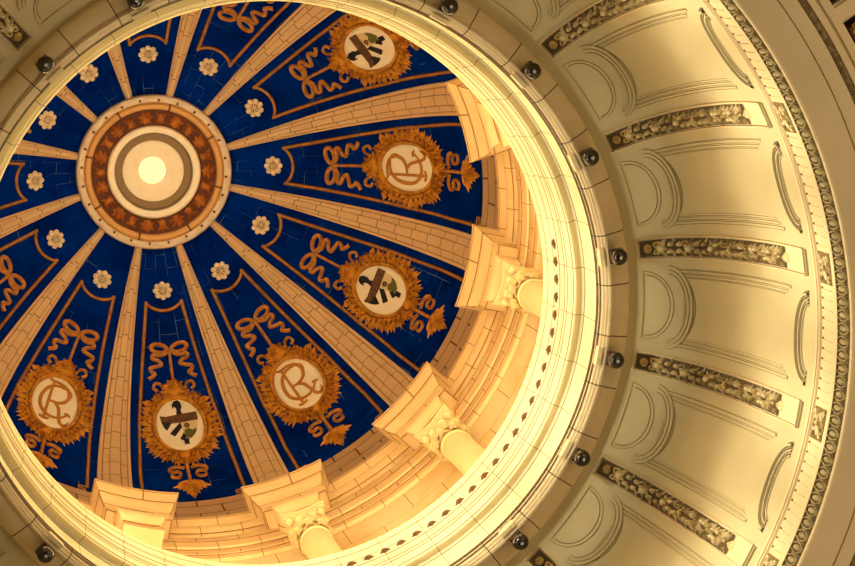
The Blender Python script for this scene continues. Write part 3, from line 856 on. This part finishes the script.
def cove_panel():
    t = thing('cove_panel', LG)
    R3 = [(-.0105, -.001), (-.0095, .006), (-.007, .006), (-.006, .002), (-.003, .002), (-.002, .007), (.002, .007), (.003, .002), (.006, .002), (.007, .005), (.0095, .004), (.0105, -.001)]
    def arc(q_end, w_deg, q_ap, n=40, p=2.0, sgn=1):
        out = []
        for i in range(n + 1):
            x = -1 + 2 * i / n
            xx = sin(x * pi / 2)
            qq = q_end + (q_ap - q_end) * (max(0, 1 - abs(xx) ** p)) ** .5
            out.append((U(qq, w_deg) * xx, qq))
        return out
    mb = MB()
    d = arc(.052, 5.3, .160)
    sweep(mb, FSH, d, band(.0042, .0055))
    sweep(mb, FSH, [(U(.052, 5.3) * (-1 + i / 10), .052) for i in range(21)], band(.0032, .0045))
    mb.build('lunette_moulding', 'moulding', t, LG)
    mb = MB()
    sweep(mb, FSH, arc(.066, 4.75, .148), [(-.003, -.001), (0, .0025), (.003, -.001)])
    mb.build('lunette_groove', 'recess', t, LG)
    mb = MB()
    o = arc(.146, 5.5, .226)
    sec = [(-.021, -.001), (-.019, .0085), (-.012, .0095), (-.011, .004), (-.004, .005), (-.003, .010), (.004, .0115), (.006, .005), (.012, .006), (.014, .011), (.018, .011), (.020, -.001)]
    sweep(mb, FSH, o, [(-a * .85, b) for a, b in sec][::-1])
    mb.build('arch_moulding', 'moulding', t, LG)
    mb = MB()
    sweep(mb, FSH, arc(.160, 5.2, .2495), [(-.0028, -.001), (0, .0035), (.0028, -.001)]); sweep(mb, FSH, arc(.150, 5.7, .203), [(-.003, -.001), (0, .0035), (.003, -.001)])
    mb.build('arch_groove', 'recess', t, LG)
    mb = MB(); mg = MB()
    for s_ in (-1, 1):
        for dg, q0, q1, w, h in ((5.45, .150, .790, .0050, .005), (4.85, .178, .765, .0035, .0035), (4.35, .195, .745, .0030, .003)):
            pts = [(s_ * U(q, dg), q) for q in [q0 + (q1 - q0) * i / 40 for i in range(41)]]
            sweep(mb, FSH, pts, band(w, h))
        for dg, q0, q1 in ((5.72, .150, .792), (5.12, .170, .775), (4.58, .190, .750)):
            pts = [(s_ * U(q, dg), q) for q in [q0 + (q1 - q0) * i / 40 for i in range(41)]]
            sweep(mg, FSH, pts, [(-.0013, -.001), (0, .0020), (.0013, -.001)])
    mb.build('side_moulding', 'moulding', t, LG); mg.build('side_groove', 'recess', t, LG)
    mb = MB(); mg = MB()
    for dg, qa, w, h in ((5.25, .822, .0055, .010), (4.55, .846, .0042, .007), (3.9, .866, .0032, .005)):
        sweep(mb, FSH, arc(.925, dg, qa, p=2.2), band(w, h))
    for dg, qa in ((5.55, .812), (4.9, .835), (4.2, .857)):
        sweep(mg, FSH, arc(.925, dg, qa, p=2.2), [(-.0038, -.001), (0, .0040), (.0038, -.001)])
    mb.build('crescent_moulding', 'moulding', t, LG); mg.build('crescent_groove', 'groove', t, LG)
    return t
p0 = cove_panel(); used = False
for az, lab in ((-142.8, 'at the far top left corner below the lamp'), (-124.8, 'in the top left corner above the lamp'), (-52.8, 'at the top edge, above the first garland'), (-34.8, 'at upper right between first and second garlands'),
                (-16.8, 'at right between the second and the level garland'), (1.2, 'at right, just below the level garland'), (19.2, 'at lower right between fourth and fifth garlands'), (37.2, 'at the bottom right, below the fifth garland'),
                (145.2, 'in the bottom left corner beside the lamp')):
    o = p0 if not used else copy_tree(p0); used = True
    place(o, LG, az)
    tag(o, 'cream cove panel with moulded lunette ' + lab, 'panel', 'moulded panels of the coved shell')

# carved squares on the frieze
LF = (1.535, 0, 6.86)
def square():
    t = thing('frieze_square', LF)
    Fq = lambda u, q, n: ((1.5355 - n) * cos(u / 1.5355), (1.5355 - n) * sin(u / 1.5355), 6.858 - q)
    mb = MB(); patch(mb, Fq, [(-.050, -.047), (.050, -.047), (.050, .047), (-.050, .047)], -.001, .002); mb.build('dark_ground', 'bead', t, LF, smooth=0)
    mb = MB()
    blob(mb, Fq, 0, 0, .012, .012, .012, seg=10, n0=.001)
    for j in range(8):
        leaf(mb, Fq, .008 * cos(j * pi / 4), .008 * sin(j * pi / 4), j * pi / 4, .040 if j % 2 else .032, .009, .009, n0=.001)
    for sx in (-1, 1):
        for sy in (-1, 1): sweep(mb, Fq, spline([(sx * .014, sy * .030), (sx * .030, sy * .022), (sx * .040, sy * .034), (sx * .030, sy * .041)], 4), band(.0035, .008))
    mb.build('carved_leaf', 'garland', t, LF)
    return t
q0 = square(); used = False
for az, lab in ((-25.8, 'beyond the end of the second garland, upper right'), (-7.8, 'beyond the end of the nearly level garland'), (10.2, 'beyond the end of the fourth garland'), (28.2, 'beyond the end of the fifth garland, lower right')):
    o = q0 if not used else copy_tree(q0); used = True
    place(o, LF, az)
    tag(o, 'small carved frieze square ' + lab, 'ornament', 'carved squares on the frieze')

# gilt ornaments in the coffers, top right corner
LO = (1.835, 0, 6.795)
def coffer_orn():
    t = thing('coffer_ornament', LO)
    Fo = lambda u, q, n: (1.835 + q, u, 6.80 - n)
    mb = MB(); mb.box(1.782, 1.90, -.062, .062, 6.70, 6.80); mb.build('red_ground', 'ornred', t, LO, smooth=0)
    mb = MB()
    Fo = lambda u, q, n: (1.838 + q, u, 6.70 - n)
    for i in range(6):
        for j in range(5):
            blob(mb, Fo, -.05 + .02 * i + random.uniform(-.004, .004), -.044 + .022 * j, .0085, .008, .012, seg=8, n0=-.001)
    for s_ in (-1, 1):
        for i in range(6): leaf(mb, Fo, s_ * .055, -.045 + .02 * i, pi / 2 * (1 - s_ * .6), .022, .007, .012)
    mb.build('gilt_carving', 'garland_gold', t, LO)
    return t
co = coffer_orn()
place(co, LO, -29.6); tag(co, 'gilt and red carved ornament at the right edge below the top right corner', 'ornament', 'gilt ornaments of the coffered ceiling')
co2 = copy_tree(co); place(co2, LO, -37.0); tag(co2, 'gilt and red carved ornament cut by the top edge near the right corner', 'ornament', 'gilt ornaments of the coffered ceiling')

# ------------------------------------------------------------------ light
def point(name, r, az, h, watts, color, size=.3, zc=None):
    l = bpy.data.lights.new(name, 'POINT'); l.energy = watts; l.color = color; l.shadow_soft_size = size
    o = bpy.data.objects.new(name, l); COL.objects.link(o)
    o.location = (r * cos(rad(az)) * S, r * sin(rad(az)) * S, h * S); return o
WARM = (1.0, .74, .36); CREAM = (1.0, .92, .64)
for k in range(12):                                     # uplights standing on the ledge behind the ring
    point('ledge_uplight', 1.22, BAY0 + 30 * k, 8.75, 172, (1.0, .82, .48), .35)
def spot(name, r, az, h, watts, color, target, cone=100, size=.4):
    l = bpy.data.lights.new(name, 'SPOT'); l.energy = watts; l.color = color; l.shadow_soft_size = size
    l.spot_size = rad(cone); l.spot_blend = .7
    o = bpy.data.objects.new(name, l); COL.objects.link(o)
    p = Vector((r * cos(rad(az)) * S, r * sin(rad(az)) * S, h * S)); o.location = p
    o.rotation_euler = (Vector(target) * S - p).to_track_quat('-Z', 'Y').to_euler(); return o
for az, w in ((-165, 900), (165, 1000), (-115, 800), (130, 900), (-140, 1000), (150, 1000)):    # unseen spots added on the near side to light the far side
    a2 = rad(az + 180)
    spot('hall_fill_spot', 1.48, az, 6.85, w * .25, CREAM, (1.5 * cos(a2), 1.5 * sin(a2), 7.5), 95, .7)
for az in (-55, -25, 5, 35, 65):                        # unseen fill points added outside the rotunda to light the soffit
    point('soffit_fill', 2.5, az, 5.2, 420, (1.0, .80, .50), .6)
for az in (-52.8, -34.8, -16.8, 1.2, 19.2, 37.2, 55.2):        # narrow unseen spots added across the hall, one light pool per bay
    a2 = rad(az)
    spot('bay_fill_spot', 1.46, az + 180, 6.8, 4600, CREAM, (1.52 * cos(a2), 1.52 * sin(a2), 7.02), 19, .3)
for az, w in ((-50, 900), (-20, 1800), (10, 3000), (40, 3300), (70, 3000), (100, 2400)):      # more added spots, to brighten the stone ring
    a2 = rad(az)
    spot('ring_fill_spot', 1.46, az + 180, 6.6, w * .95, CREAM, (1.0 * cos(a2), 1.0 * sin(a2), 8.12), 24, .3)
for az in (-60, -30, 0, 30, 60, 90):
    point('shell_fill', 1.5, az, 5.5, 32, CREAM, .5)  # weak fill points added to soften shade beside the roll moulding
spot('hall_fill_spot', 1.5, 45, 5.4, 800, CREAM, (-.72, -.72, 8.25), 26, .3)  # added narrow spot brightening the upper-left inner face of the ring
point('crown_lamp', 0, 0, 12.75, 30, (1.0, .88, .62), .3)

w = bpy.data.worlds.new('hall_glow'); scene.world = w; w.use_nodes = True
w.node_tree.nodes['Background'].inputs[0].default_value = (1.0, .78, .46, 1)
w.node_tree.nodes['Background'].inputs[1].default_value = .06

# ------------------------------------------------------------------ camera
CX, CY, TX, TY, FPX = -1.0619, -1.1216, .1319, -.1946, 2400.0
rx = Matrix(((1, 0, 0), (0, cos(TX), -sin(TX)), (0, sin(TX), cos(TX))))
ry = Matrix(((cos(TY), 0, sin(TY)), (0, 1, 0), (-sin(TY), 0, cos(TY))))
R = rx @ ry
right, down, fwd = Vector(R[0]), Vector(R[1]), Vector(R[2])
mw = Matrix.Identity(4)
for i in range(3):
    mw[i][0] = right[i]; mw[i][1] = -down[i]; mw[i][2] = -fwd[i]
mw[0][3], mw[1][3], mw[2][3] = CX * S, CY * S, 0
cd = bpy.data.cameras.new('camera'); cd.sensor_width = 36; cd.lens = FPX / 855 * 36; cd.clip_end = 500
cam = bpy.data.objects.new('camera', cd); COL.objects.link(cam); cam.matrix_world = mw
scene.camera = cam
vs = scene.view_settings
vs.view_transform = 'Standard'; vs.look = 'None'; vs.exposure = 0; vs.gamma = 1; vs.use_curve_mapping = False
